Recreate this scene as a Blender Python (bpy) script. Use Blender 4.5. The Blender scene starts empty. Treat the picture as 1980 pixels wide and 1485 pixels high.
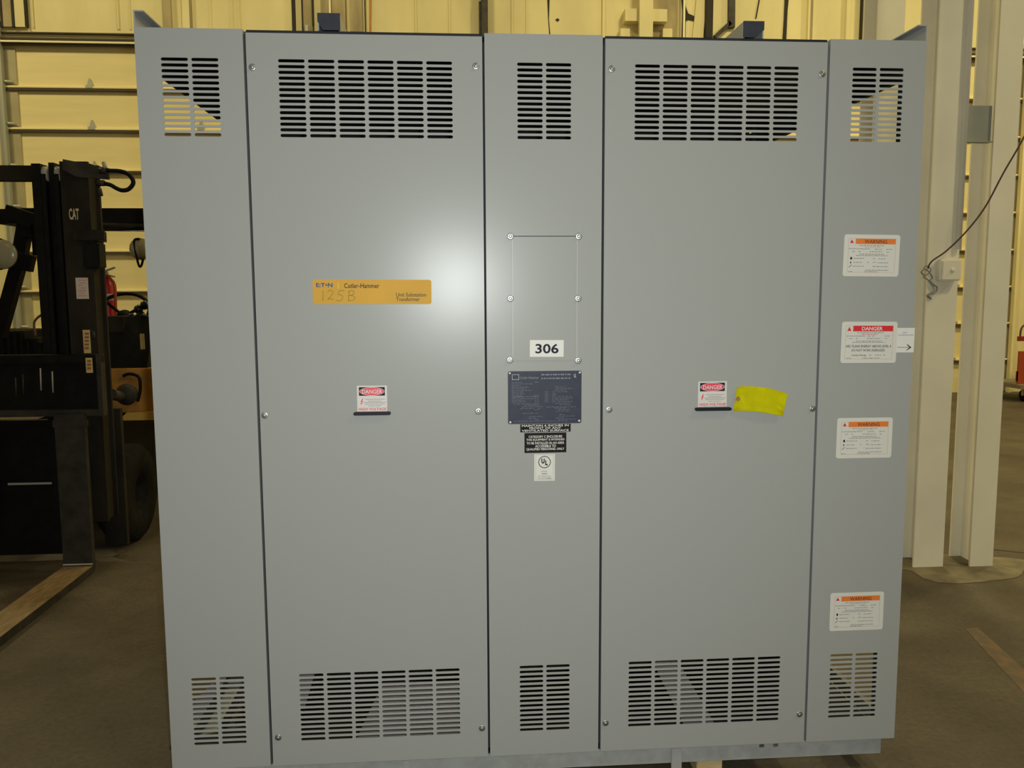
import bpy, bmesh, math, random
from mathutils import Vector, Matrix
random.seed(4)
SC = bpy.context.scene
COL = SC.collection

# ------------------------------------------------------------------ camera
F_PX, YAW, PIT, ROL = 1627.24, 0.0732, -0.1099, -0.005
CAM = Vector((0.9209, -2.6639, 1.6724))
FW = Vector((math.sin(YAW)*math.cos(PIT), math.cos(YAW)*math.cos(PIT), math.sin(PIT)))
RT0 = Vector((math.cos(YAW), -math.sin(YAW), 0))
UP0 = RT0.cross(FW)
RT = RT0*math.cos(ROL)+UP0*math.sin(ROL)
UP = UP0*math.cos(ROL)-RT0*math.sin(ROL)
cd = bpy.data.cameras.new('camera'); cam = bpy.data.objects.new('camera', cd); COL.objects.link(cam)
cd.sensor_width = 36; cd.lens = F_PX*36/1980; cd.clip_start = .05; cd.clip_end = 200
m = Matrix((RT, UP, -FW)).transposed().to_4x4(); m.translation = CAM
cam.matrix_world = m
SC.camera = cam

def at(u, v, Y):
    "point of the plane y=Y that the photograph shows at u,v"
    d = FW+RT*((u-990)/F_PX)-UP*((v-742.5)/F_PX)
    return CAM+d*((Y-CAM.y)/d.y)
def X(u, v, Y): return at(u, v, Y).x
def Z(u, v, Y): return at(u, v, Y).z

# ------------------------------------------------------------------ materials
def srgb(r, g, b):
    f = lambda c: (c/255/12.92) if c/255 <= .04045 else ((c/255+.055)/1.055)**2.4
    return (f(r), f(g), f(b), 1)
MATS = {}
def mat(name, col, rough=.6, metal=0, spec=.5, var=0, vscale=8, bump=0, bscale=60, col2=None, coat=0, stretch=None, detail=4):
    if name in MATS: return MATS[name]
    mt = bpy.data.materials.new(name); mt.use_nodes = True; MATS[name] = mt
    nt = mt.node_tree; b = nt.nodes['Principled BSDF']
    c = srgb(*col) if max(col) > 1 else (*col, 1)
    b.inputs['Base Color'].default_value = c
    b.inputs['Roughness'].default_value = rough
    b.inputs['Metallic'].default_value = metal
    b.inputs['Specular IOR Level'].default_value = spec
    b.inputs['Coat Weight'].default_value = coat
    if var or bump:
        tc = nt.nodes.new('ShaderNodeTexCoord'); mp = nt.nodes.new('ShaderNodeMapping')
        nt.links.new(tc.outputs['Object'], mp.inputs['Vector'])
        if stretch: mp.inputs['Scale'].default_value = stretch
    if var:
        n = nt.nodes.new('ShaderNodeTexNoise'); n.inputs['Scale'].default_value = vscale; n.inputs['Detail'].default_value = detail
        nt.links.new(mp.outputs[0], n.inputs['Vector'])
        r = nt.nodes.new('ShaderNodeValToRGB')
        r.color_ramp.elements[0].position = .3; r.color_ramp.elements[1].position = .7
        k = col2 and (srgb(*col2) if max(col2) > 1 else (*col2, 1))
        r.color_ramp.elements[0].color = k if k else (*[x*(1-var) for x in c[:3]], 1)
        r.color_ramp.elements[1].color = c if k else (*[min(1, x*(1+var)) for x in c[:3]], 1)
        nt.links.new(n.outputs['Fac'], r.inputs['Fac']); nt.links.new(r.outputs[0], b.inputs['Base Color'])
    if bump:
        n2 = nt.nodes.new('ShaderNodeTexNoise'); n2.inputs['Scale'].default_value = bscale; n2.inputs['Detail'].default_value = 6
        nt.links.new(mp.outputs[0], n2.inputs['Vector'])
        bp = nt.nodes.new('ShaderNodeBump'); bp.inputs['Strength'].default_value = bump; bp.inputs['Distance'].default_value = .01
        nt.links.new(n2.outputs['Fac'], bp.inputs['Height']); nt.links.new(bp.outputs[0], b.inputs['Normal'])
    return mt

PAINT = mat('grey_enamel', (.325, .33, .315), .265, spec=.17, var=.02, vscale=500, bump=.02, bscale=900)
INNER = mat('shaded_interior_steel', (.022, .02, .022), .7, spec=.2, var=.1, vscale=20)  # interior shade put into the steel colour
GAPDARK = mat('dark_gap_shade', (.018, .02, .026), .7, spec=.2)  # near-black, carries the shade of the panel gaps
RAILDK = mat('dark_blue_steel', (.03, .032, .045), .6, spec=.3, var=.15, vscale=30)
GALV = mat('pale_base_steel', (.30, .31, .29), .55, var=.12, vscale=25)
PALEIN = mat('pale_inner_steel', (.15, .125, .12), .6, var=.2, vscale=10)
COILM = mat('coil_resin', (.03, .025, .022), .7, var=.3, vscale=12)
ZINC = mat('zinc_bolt', (.42, .43, .42), .42, metal=1)
BAREEDGE = mat('bare_metal_edge', (.5, .5, .48), .4)
WHITE = mat('white_vinyl', (.62, .61, .55), .5)
WHITE2 = mat('white_paper', (.68, .67, .62), .6)
CREAMLB = mat('white_polyester', (.60, .57, .53), .5)
ORANGE = mat('orange_ink', (.72, .19, .03), .5)
RED = mat('red_ink', (.62, .025, .03), .5)
PINKRED = mat('bright_red_ink', (.66, .05, .09), .5)
INK = mat('black_ink', (.018, .016, .03), .6, spec=.15)
INKBR = mat('dark_orange_ink', (.10, .02, .008), .5)
INKGREY = mat('grey_ink', (.22, .2, .22), .6)
INKPINK = mat('faded_red_ink', (.5, .22, .22), .6)
AMBER = mat('amber_plate', (.58, .32, .045), .6, spec=.2, var=.05, vscale=8)
INKGREEN = mat('grey_green_ink', (.07, .075, .055), .6, spec=.15)
INKBLUE = mat('blue_ink', (.045, .09, .2), .6, spec=.2)
PENCIL = mat('pencil_mark', (.27, .2, .04), .6)
NAVY = mat('navy_nameplate', (.030, .034, .056), .5, spec=.25, var=.15, vscale=30)
ETCH = mat('etched_lettering', (.15, .16, .2), .5)
ETCHW = mat('etched_white', (.45, .45, .48), .5)
BLACKLB = mat('black_vinyl', (.010, .008, .008), .6, spec=.15)
YELLOW = mat('yellow_card', (.76, .72, .006), .7, spec=.1, var=.05, vscale=40)
HOLEBR = mat('brown_eyelet', (.28, .16, .05), .6)
HANDLE = mat('black_rubber', (.012, .01, .016), .5, spec=.2)
TIMBER = mat('yellow_timber', (.45, .34, .16), .8, var=.25, vscale=14, stretch=(1, 6, 6))
CREAM = mat('cream_paint_column', (.84, .79, .62), .55, var=.05, vscale=3, bump=.05, bscale=30)
STRUT = mat('grey_batten_paint', (.33, .34, .29), .5, var=.08, vscale=5)
WALLM = mat('cream_wall_lining', (.74, .64, .33), .7, var=.09, vscale=2.2, bump=.15, bscale=4, stretch=(1, 1, .35))
DOORM = mat('cream_door_skin', (.76, .64, .32), .6, var=.04, vscale=1.5, bump=.04, bscale=30, stretch=(1, 1, 12))
STILE = mat('galvanised_stile', (.38, .33, .19), .5, var=.1, vscale=4)
TRACKM = mat('galvanised_track', (.42, .42, .34), .45, metal=.3)
WALLSHADE = mat('shaded_wall_post', (.36, .29, .15), .75, var=.25, vscale=6, stretch=(1, 1, .3))  # post shade put into the colour, with uneven streaks
DARKPIPE = mat('dark_brown_pipe', (.045, .038, .026), .7, var=.5, vscale=9)
DARKGAP = mat('tear_edge', (.03, .026, .016), .9)
CREAMPIPE = mat('cream_pipe', (.8, .74, .48), .5)
DKSTRIP = mat('dark_brown_strip', (.06, .045, .022), .8)  # dark strip colour, also stands for shade under the door rails
RUST = mat('rust_stain', (.5, .22, .05), .8, var=.2, vscale=30)
BLK = mat('black_machine_steel', (.005, .0042, .0034), .6, spec=.15, var=.5, vscale=14)
BLK2 = mat('grimy_mast_steel', (.018, .014, .009), .65, spec=.15, var=.45, vscale=9, stretch=(1, 1, .4))
BLK3 = mat('worn_fork_steel', (.032, .027, .02), .6, spec=.2, var=.35, vscale=12)
TAN = mat('tan_fork_blade', (.25, .165, .075), .6, var=.25, vscale=12, stretch=(4, 1, 1))
CATY = mat('machine_yellow', (.36, .16, .022), .5, var=.3, vscale=9)
RUBBER = mat('tyre_rubber', (.010, .009, .008), .85, spec=.1, var=.3, vscale=20)
CHROME = mat('polished_steel', (.6, .6, .55), .3, metal=1)
GLASSL = mat('lamp_lens', (.32, .28, .17), .25)
EXTRED = mat('extinguisher_red', (.45, .01, .012), .35)
CARTRED = mat('cart_red', (.22, .015, .012), .5, var=.2, vscale=10)
CARTBR = mat('cart_orange_red', (.34, .05, .015), .5)
WOODDK = mat('grey_cart_deck', (.2, .16, .1), .8, var=.2, vscale=10)
WIREM = mat('brown_cable', (.09, .035, .03), .6)
WIREG = mat('pale_cable', (.32, .3, .24), .5)
STICK = mat('white_sticker', (.55, .45, .36), .6)
STICKY = mat('yellow_sticker', (.5, .38, .13), .6)

# ------------------------------------------------------------------ geometry helpers
class MB:
    def __init__(s): s.bm = bmesh.new()
    def box(s, x0, x1, y0, y1, z0, z1, bev=0):
        v = [s.bm.verts.new((x, y, z)) for x in (x0, x1) for y in (y0, y1) for z in (z0, z1)]
        fs = [s.bm.faces.new([v[i] for i in q]) for q in ((0, 1, 3, 2), (4, 6, 7, 5), (0, 4, 5, 1), (2, 3, 7, 6), (0, 2, 6, 4), (1, 5, 7, 3))]
        if bev:
            es = {e for f in fs for e in f.edges}
            bmesh.ops.bevel(s.bm, geom=list(es), offset=bev, segments=2, affect='EDGES', clamp_overlap=True)
        return s
    def poly(s, pts, a, b, axis='y'):
        "prism of a 2D outline between a and b of the axis"
        def P(p, t): return {'y': (p[0], t, p[1]), 'x': (t, p[0], p[1]), 'z': (p[0], p[1], t)}[axis]
        A = [s.bm.verts.new(P(p, a)) for p in pts]; B = [s.bm.verts.new(P(p, b)) for p in pts]
        n = len(pts); s.bm.faces.new(A); s.bm.faces.new(B[::-1])
        for i in range(n): s.bm.faces.new((A[i], B[i], B[(i+1) % n], A[(i+1) % n]))
        return s
    def bar(s, p, q, w, h, up=(0, 0, 1)):
        p, q = Vector(p), Vector(q); d = (q-p).normalized(); U = Vector(up)
        r = d.cross(U)
        if r.length < 1e-4: r = d.cross(Vector((0, 1, 0)))
        r.normalize(); U = r.cross(d)
        c = [(-w/2, -h/2), (w/2, -h/2), (w/2, h/2), (-w/2, h/2)]
        A = [s.bm.verts.new(p+r*i+U*j) for i, j in c]; B = [s.bm.verts.new(q+r*i+U*j) for i, j in c]
        s.bm.faces.new(A[::-1]); s.bm.faces.new(B)
        for i in range(4): s.bm.faces.new((A[i], A[(i+1) % 4], B[(i+1) % 4], B[i]))
        return s
    def tube(s, pts, r, n=10, close=False):
        pts = [Vector(p) for p in pts]; rings = []; N = len(pts)
        prev = None
        for i, p in enumerate(pts):
            a = pts[(i-1) % N] if (i or close) else p; b = pts[(i+1) % N] if (i < N-1 or close) else p
            t = (b-a).normalized()
            if prev is None: u = t.orthogonal().normalized()
            else: u = (prev-t*prev.dot(t)).normalized()
            prev = u; w = t.cross(u)
            rr = r[i] if isinstance(r, (list, tuple)) else r
            rings.append([s.bm.verts.new(p+(u*math.cos(k*2*math.pi/n)+w*math.sin(k*2*math.pi/n))*rr) for k in range(n)])
        for i in range(N if close else N-1):
            A, B = rings[i], rings[(i+1) % N]
            for k in range(n):
                f = s.bm.faces.new((A[k], A[(k+1) % n], B[(k+1) % n], B[k])); f.smooth = True
        if not close:
            s.bm.faces.new(rings[0][::-1]); s.bm.faces.new(rings[-1])
        return s
    def lathe(s, prof, origin, axis, n=20):
        "prof: (r, h) pairs along the axis"
        ax = Vector(axis).normalized(); u = ax.orthogonal().normalized(); w = ax.cross(u); o = Vector(origin)
        rings = []
        for r, h in prof:
            if r < 1e-6: rings.append([s.bm.verts.new(o+ax*h)])
            else: rings.append([s.bm.verts.new(o+ax*h+(u*math.cos(k*2*math.pi/n)+w*math.sin(k*2*math.pi/n))*r) for k in range(n)])
        for A, B in zip(rings, rings[1:]):
            for k in range(n):
                a = [A[k % len(A)], A[(k+1) % len(A)], B[(k+1) % len(B)], B[k % len(B)]]
                a = list(dict.fromkeys(a))
                if len(a) > 2:
                    f = s.bm.faces.new(a); f.smooth = True
        if len(rings[0]) > 1: s.bm.faces.new(rings[0][::-1])
        if len(rings[-1]) > 1: s.bm.faces.new(rings[-1])
        return s
    def build(s, name, material, parent=None, loc=None):
        bmesh.ops.recalc_face_normals(s.bm, faces=s.bm.faces)
        me = bpy.data.meshes.new(name); s.bm.to_mesh(me); s.bm.free()
        return link(name, me, material, parent, loc)

def link(name, me, material, parent=None, loc=None):
    o = bpy.data.objects.new(name, me); COL.objects.link(o)
    if material and not me.materials: me.materials.append(material)
    if parent:
        o.parent = parent
        if loc is None:                              # world coordinates given: undo the parents' offset
            p = parent; off = Vector()
            while p: off += p.location; p = p.parent
            o.location = -off
        else: o.location = loc
    elif loc: o.location = loc
    return o
def tag(o, label, cat, group=None):
    o['label'] = label; o['category'] = cat
    if group: o['group'] = group
    return o
def thing(name, label, cat, loc=(0, 0, 0), group=None):
    o = bpy.data.objects.new(name, None); COL.objects.link(o); o.location = loc; o.empty_display_size = .1
    return tag(o, label, cat, group)
def struct(o): o['kind'] = 'structure'; return o
def dup(o, parent=None, loc=None):
    c = o.copy(); COL.objects.link(c); c.parent = parent if parent else o.parent
    if loc is not None: c.location = loc
    for ch in list(o.children): dup(ch, c)
    return c

def curve_mesh(splines, t):
    cu = bpy.data.curves.new('c', 'CURVE'); cu.dimensions = '2D'; cu.fill_mode = 'BOTH'; cu.extrude = t/2
    for s in splines:
        sp = cu.splines.new('POLY'); sp.points.add(len(s)-1); sp.use_cyclic_u = True
        for i, (a, b) in enumerate(s): sp.points[i].co = (a, b, 0, 1)
    o = bpy.data.objects.new('c', cu); COL.objects.link(o)
    dg = bpy.context.evaluated_depsgraph_get()
    me = bpy.data.meshes.new_from_object(o.evaluated_get(dg))
    bpy.data.objects.remove(o); bpy.data.curves.remove(cu)
    me.transform(Matrix.Rotation(math.pi/2, 4, 'X'))      # x,z plane, facing -y
    me.transform(Matrix.Translation((0, t/2, 0)))         # front face at y=0
    me.materials.clear()
    return me
def slot(xc, zc, w, h, n=5):
    r = h/2; P = []
    for k in range(n+1): a = -math.pi/2+math.pi*k/n; P.append((xc+w/2-r+r*math.cos(a), zc+r*math.sin(a)))
    for k in range(n+1): a = math.pi/2+math.pi*k/n; P.append((xc-w/2+r+r*math.cos(a), zc+r*math.sin(a)))
    return P
def rrect(w, h, r, n=4, x0=0, z0=0):
    P = []
    for cx, cz, a0 in ((w-r, r, -90), (w-r, h-r, 0), (r, h-r, 90), (r, r, 180)):
        for k in range(n+1):
            a = math.radians(a0+90*k/n); P.append((x0+cx+r*math.cos(a), z0+cz+r*math.sin(a)))
    return P
def text_mesh(body, x0, x1, z0, z1, bold=0, y=0.0, thick=.0002, shear=0):
    cu = bpy.data.curves.new('t', 'FONT'); cu.body = body; cu.size = 1; cu.offset = bold; cu.shear = shear
    cu.resolution_u = 3
    o = bpy.data.objects.new('t', cu); COL.objects.link(o)
    dg = bpy.context.evaluated_depsgraph_get()
    me = bpy.data.meshes.new_from_object(o.evaluated_get(dg))
    bpy.data.objects.remove(o); bpy.data.curves.remove(cu)
    xs = [v.co.x for v in me.vertices]; ys = [v.co.y for v in me.vertices]
    ax, bx, ay, by = min(xs), max(xs), min(ys), max(ys)
    for v in me.vertices:
        v.co = (x0+(v.co.x-ax)/(bx-ax)*(x1-x0), y, z0+(v.co.y-ay)/(by-ay)*(z1-z0))
    me.materials.clear()
    return me
def join(meshes):
    bm = bmesh.new()
    for me in meshes: bm.from_mesh(me); bpy.data.meshes.remove(me)
    me = bpy.data.meshes.new('lettering'); bm.to_mesh(me); bm.free(); return me

# ------------------------------------------------------------------ the setting
FY = 10.34                                              # back wall plane
def concrete():
    mt = bpy.data.materials.new('stained_concrete'); mt.use_nodes = True; nt = mt.node_tree
    b = nt.nodes['Principled BSDF']; b.inputs['Roughness'].default_value = .6; b.inputs['Specular IOR Level'].default_value = .3
    tc = nt.nodes.new('ShaderNodeTexCoord')
    def noise(s, d, stretch=None):
        mp = nt.nodes.new('ShaderNodeMapping'); nt.links.new(tc.outputs['Object'], mp.inputs[0])
        if stretch: mp.inputs['Scale'].default_value = stretch
        n = nt.nodes.new('ShaderNodeTexNoise'); n.inputs['Scale'].default_value = s; n.inputs['Detail'].default_value = d
        n.inputs['Roughness'].default_value = .65
        nt.links.new(mp.outputs[0], n.inputs['Vector']); return n
    def ramp(n, a, b_, p0=.35, p1=.68):
        r = nt.nodes.new('ShaderNodeValToRGB'); r.color_ramp.elements[0].position = p0; r.color_ramp.elements[1].position = p1
        r.color_ramp.elements[0].color = (*a, 1); r.color_ramp.elements[1].color = (*b_, 1)
        nt.links.new(n.outputs['Fac'], r.inputs['Fac']); return r
    a = ramp(noise(1.3, 8), (.056, .042, .028), (.115, .09, .057))
    c = ramp(noise(45, 6), (.72, .72, .72), (1.15, 1.15, 1.15), .3, .7)
    mx = nt.nodes.new('ShaderNodeMix'); mx.data_type = 'RGBA'; mx.blend_type = 'MULTIPLY'; mx.inputs[0].default_value = 1
    nt.links.new(a.outputs[0], mx.inputs[6]); nt.links.new(c.outputs[0], mx.inputs[7])
    # rusty paint wear
    d = ramp(noise(.9, 5, (1, 2.4, 1)), (0, 0, 0), (1, 1, 1), .60, .75)
    m2 = nt.nodes.new('ShaderNodeMix'); m2.data_type = 'RGBA'; m2.inputs[7].default_value = (.13, .068, .035, 1)
    ml = nt.nodes.new('ShaderNodeMath'); ml.operation = 'MULTIPLY'; ml.inputs[1].default_value = .5
    nt.links.new(d.outputs[0], ml.inputs[0]); nt.links.new(ml.outputs[0], m2.inputs[0]); nt.links.new(mx.outputs[2], m2.inputs[6])
    nt.links.new(m2.outputs[2], b.inputs['Base Color'])
    bp = nt.nodes.new('ShaderNodeBump'); bp.inputs['Strength'].default_value = .12; bp.inputs['Distance'].default_value = .01
    nt.links.new(c.outputs[0], bp.inputs['Height']); nt.links.new(bp.outputs[0], b.inputs['Normal'])
    return mt
FLOORM = concrete()
struct(MB().box(-14, 18, -7, FY+.3, -.2, 0).build('floor', FLOORM))
struct(MB().box(-14, 18, -7, FY+.3, 9.2, 9.4).build('ceiling', mat('pale_roof_deck', (.55, .5, .38), .8)))
struct(MB().box(-14.2, -14, -7, FY+.3, 0, 9.2).build('wall_left', WALLM))
struct(MB().box(18, 18.2, -7, FY+.3, 0, 9.2).build('wall_right', WALLM))

# door openings in the back wall
L0, L1 = -5.42, -1.10
R0, R1 = 5.55, 9.95
DZ = 5.23
w = MB()
w.box(-14, L0, FY, FY+.25, 0, DZ); w.box(L1, R0, FY, FY+.25, 0, DZ); w.box(R1, 18, FY, FY+.25, 0, DZ)
w.box(-14, 18, FY, FY+.25, DZ, 9.2)
wb = struct(w.build('wall_back', WALLM))
PITCH, ZB = .585, 5.22-9*.585
def big_door(name, x0, x1, hinges):
    root = None
    for k in range(9):
        z0 = max(0.0, ZB+k*PITCH); z1 = ZB+(k+1)*PITCH-.004
        b = MB(); b.box(x0, x1, FY+.03, FY+.08, z0, z1)
        if root is None:
            root = struct(b.build(name, DOORM))
        else: b.build('door_section', DOORM, root)
    for k in range(1, 9):
        z = ZB+k*PITCH
        MB().poly([(FY+.03, z+.012), (FY-.02, z+.012), (FY-.025, z+.002), (FY-.025, z-.016), (FY-.004, z-.02), (FY+.03, z-.035)], x0, x1, 'x').build('section_rail', DOORM, root)
        MB().box(x0+.02, x1-.02, FY-.02, FY+.03, z-.052, z-.021).build('rail_shade', DKSTRIP, root)  # dark strip painted in for the shade under each rail lip
        for hx in hinges:
            if x0 < hx < x1:
                h = MB(); h.poly([(hx-.045, z+.02), (hx+.045, z+.02), (hx+.008, z+.13), (hx-.008, z+.13)], FY+.0, FY+.03)
                h.box(hx-.05, hx+.05, FY-.03, FY+.03, z-.01, z+.03); h.build('hinge', TRACKM, root)
    for xs in (x0, x1-.17):
        s = MB()
        for k in range(9):
            z0 = max(0.01, ZB+k*PITCH+.03); s.box(xs, xs+.17, FY+.005, FY+.03, z0, ZB+(k+1)*PITCH-.05)
        s.build('end_stile', STILE, root)
    for xs, sg in ((x0, -1), (x1, 1)):
        t = MB(); t.box(xs-.02, xs+.02, FY-.10, FY-.02, 0, DZ+.3); t.box(xs+sg*.02, xs+sg*.10, FY-.03, FY-.0, 0, DZ+.3)
        t.build('track', TRACKM if name == 'door_1' else WALLM, root)
        for k in range(9):
            z = ZB+k*PITCH+.06
            if z > .1 and name == 'door_1': MB().tube([(xs+sg*.0, FY-.06, z), (xs-sg*.12, FY-.02, z)], .02, 8).build('roller', TRACKM, root)
    return root
hl = X(183, 330, FY)
big_door('door_1', L0, L1, (hl, hl+1.55, hl-1.3))
big_door('door_2', R0, R1, (R0+1.0, R0+2.2, 9.0))
# header trim over each door: a flashing, dark strips and a bright angle
for n, (x0, x1) in enumerate(((L0-.3, L1+.3), (R0-.3, R1+.3))):
    zz = lambda v: Z(150, v, FY-.06)
    h = struct(MB().box(x0, x1, FY-.09, FY, zz(84), zz(80.5)).build('trim_%d' % (n+1), CREAMPIPE))
    MB().box(x0, x1, FY-.06, FY, zz(88), zz(84)).build('dark_strip', DKSTRIP, h)
    MB().box(x0, x1, FY-.03, FY, zz(80.5), zz(77.5)).build('flashing', WALLM, h)
    MB().box(x0, x1, FY-.07, FY, zz(77.5), zz(74)).build('dark_strip', DKSTRIP, h)
    MB().box(x0+.32, x1, FY-.05, FY, zz(65), zz(62.5)).build('dark_strip', DKSTRIP, h)
# vertical laps of the wall lining above the doors (children of the wall)
def vstrip(u0, u1, Y0, Y1, m_, z0=5.45, z1=8.8, v=30, name='lining_lap'):
    xa, xb = X(u0, v, Y1), X(u1, v, Y1)
    MB().box(xa, xb, Y1, Y0, z0, z1).build(name, m_, wb)
for u0, u1, d in ((28, 47, .05), (62, 64, .02), (226, 229, .02), (250, 252, .015), (352, 366, .06), (405, 408, .015), (446, 449, .02), (460, 463, .02), (700, 708, .04), (803, 806, .015), (868, 871, .015), (989, 992, .015), (1017, 1020, .012), (1165, 1169, .03), (1563, 1573, .07), (1637, 1645, .06), (1668, 1671, .04)):
    vstrip(u0, u1, FY, FY-d, WALLM)
for u0, u1, d in ((5, 22, .05), (316, 330, .07), (362, 370, .05), (583, 603, .05), (620, 668, .08), (676, 700, .1), (1568, 1572, .08), (1263, 1311, .03)):
    vstrip(u0, u1, FY, FY-d, WALLSHADE, name='shaded_post')  # posts in shade, darkened by their colour
for u0, u1, d in ((0, 4, .06), (22, 27, .06), (49, 51, .06), (564, 570, .08), (583, 586, .07), (604, 606, .07), (705, 707, .06), (1667, 1669, .08), (1366, 1379, .12)):
    vstrip(u0, u1, FY, FY-d, DARKGAP, name='open_joint')
def tear(pts, name='lining_tear', m_=DARKGAP, d=.02):
    MB().poly([(X(u, v, FY-d), Z(u, v, FY-d)) for u, v in pts], FY-d, FY).build(name, m_, wb)
tear([(1316, -30), (1322, -30), (1326, 12), (1331, 26), (1349, 34), (1347, 41), (1332, 37), (1326, 40), (1325, 90), (1318, 90), (1320, 20)])
tear([(1519, -30), (1528, -30), (1523, 20), (1520, 90), (1513, 90), (1516, 40)])
tear([(1349, -20), (1353, -20), (1350, 20), (1345, 60), (1344, 90), (1341, 90)])
tear([(1471, -20), (1473, -20), (1463, 35), (1461, 35)])
tear([(1057, -30), (1063.5, -30), (1061.5, 38), (1066, 90), (1064, 90), (1060.3, 38)], d=.008)
tear([(714, -30), (719, -30), (718, 60), (716, 90), (714, 60)], 'rust_streak', RUST, .008)
tear([(1074, 38), (1078, 35), (1082, 38), (1078, 42)], 'hole_in_lining', DARKGAP, .008)

# pipes, struts and brackets standing in front of the wall, each its own thing
def vpipe(u, r, Y, label, m_, z0, z1=8.6, cat='pipe', name='conduit_pipe', lean=0):
    x = X(u, 20, Y)
    o = MB().tube([(x, Y, z0), (x+lean, Y, z1)], r, 10).build(name, m_)
    return tag(o, label, cat)
vpipe(638, .014, FY-.16, 'thin cream vertical pipe on the back wall above the left lifting rail of the cabinet', CREAMPIPE, 0)
vpipe(1323, .016, FY-.16, 'thin cream vertical pipe on the back wall beside the torn lining', CREAMPIPE, 0)
xa, xb = X(930, 20, FY-.12), X(943, 20, FY-.12)
d = thing('downpipe', 'dark brown vertical pipe on the back wall above the middle of the cabinet', 'pipe', (xa, FY-.1, 0))
MB().box(xa, xb, FY-.16, FY-.04, 0, 8.8, .01).build('pipe_body', DARKPIPE, d)
MB().box(xa-.03, xa-.001, FY-.13, FY-.05, 5.45, 5.9).build('clip', DARKPIPE, d)
st = thing('wall_strut', 'cream vertical strut with a cross bracket fixed to the back wall', 'bracket', (X(1250, 20, FY-.2), FY-.1, 5.5))
MB().box(X(1237, 20, FY-.25), X(1263, 20, FY-.25), FY-.25, FY-.17, 0, 8.7).build('upright', WALLM, st)
MB().box(X(1209, 30, FY-.17), X(1290, 30, FY-.17), FY-.17, FY, Z(1250, 41, FY-.17), Z(1250, 17, FY-.17)).build('cross_bracket', WALLM, st)
for u in (1209, 1291):
    tag(MB().box(X(u-9, 60, FY-.15), X(u+9, 60, FY-.15), FY-.15, FY, Z(u, 85, FY-.15), Z(u, 55, FY-.15)).build('wall_cleat', WALLM),
        'small cream block on the back wall below the %s end of the cross bracket' % ('left' if u < 1250 else 'right'), 'bracket')
sl = MB().bar(at(1362, -60, FY-.017), at(1347, 90, FY-.017), .16, .03, (0, 1, 0)).build('loose_strip', WALLM)
tag(sl, 'cream leaning strip on the back wall between the dark tears', 'strip')
dk = thing('dark_strut', 'dark vertical strut with a slanted foot on the back wall behind the right lifting rail', 'strut', (X(1413, 20, FY-.3), FY-.2, 5.5))
MB().bar(at(1415, -80, FY-.031), at(1414, 54, FY-.031), .10, .06, (0, 1, 0)).build('upright', DARKPIPE, dk)
MB().bar(at(1412, 44, FY-.031), at(1382, 72, FY-.031), .06, .06, (0, 1, 0)).build('slanted_foot', DARKPIPE, dk)

# ------------------------------------------------------------------ steel columns on the right
def hcol(name, x0, x1, y0, y1, label, tw=.012):
    c = MB(); t = .014; xm = (x0+x1)/2
    c.box(x0, x1, y0, y0+t, 0, 8.9); c.box(x0, x1, y1-t, y1, 0, 8.9); c.box(xm-tw/2, xm+tw/2, y0+t, y1-t, 0, 8.9)
    return tag(c.build(name, CREAM), label, 'column')
colC = hcol('steel_column', 3.69, 3.875, 2.07, 2.27, 'cream steel column right beside the cabinet, with the junction box on it')
colD = hcol('steel_column', 4.035, 4.18, 2.055, 2.27, 'cream steel column farthest right, beyond the grey joining plate')
colA = hcol('steel_column', 3.80, 3.99, 3.0, 3.2, 'cream steel column standing back, seen above the right corner of the cabinet')
pa, pb = at(1866, 205, 2.1), at(1921, 275, 2.1)
bt = MB(); bt.box(3.8745, 4.0352, 2.085, 2.105, pb.z, pa.z); bt.box(3.8745, 4.0352, 2.06, 2.105, pb.z-.006, pb.z)
tag(bt.build('joining_plate', STRUT), 'grey horizontal steel plate bridging the two nearer columns', 'plate')
# pale grout collar round the column feet
g = MB(); P = []
for k in range(26):
    a = k*2*math.pi/26; rr = 1+.13*math.sin(3*a+1)+.08*math.sin(5*a)
    P.append((3.97+.42*rr*math.cos(a), 2.06+.26*rr*math.sin(a)))
g.poly(P, 0, .004, 'z'); g = g.build('trim_3', mat('pale_grout', (.165, .135, .08), .8, var=.3, vscale=9, bump=.3, bscale=20)); struct(g)
# vertical conduits up column C from the junction box
def col_pipe(x, r, z0, label):
    return tag(MB().tube([(x, 2.07-r-.002, z0), (x, 2.07-r-.002, 8.8)], r, 12).build('conduit_pipe', CREAM), label, 'pipe')
col_pipe(3.855, .017, 1.90, 'cream conduit pipe climbing the column above the junction box')
jx0, jx1 = X(1818, 520, 2.02), X(1858, 520, 2.02); jz0, jz1 = Z(1838, 543, 2.02), Z(1838, 502, 2.02)
jb = thing('junction_box', 'square cream junction box on the column face beside the cable', 'box', ((jx0+jx1)/2, 2.07, jz0))
MB().box(jx0, jx1, 2.015, 2.07, jz0, jz1, .006).build('box_body', CREAM, jb)
MB().box(jx0+.008, jx1-.004, 2.008, 2.015, jz0+.006, jz1-.004, .003).build('cover_plate', CREAM, jb)
MB().lathe([(.012, 0), (.012, .006), (.006, .008)], ((jx0+jx1)/2+.005, 2.008, (jz0+jz1)/2), (0, -1, 0), 14).build('cover_screw', CREAM, jb)
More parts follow.
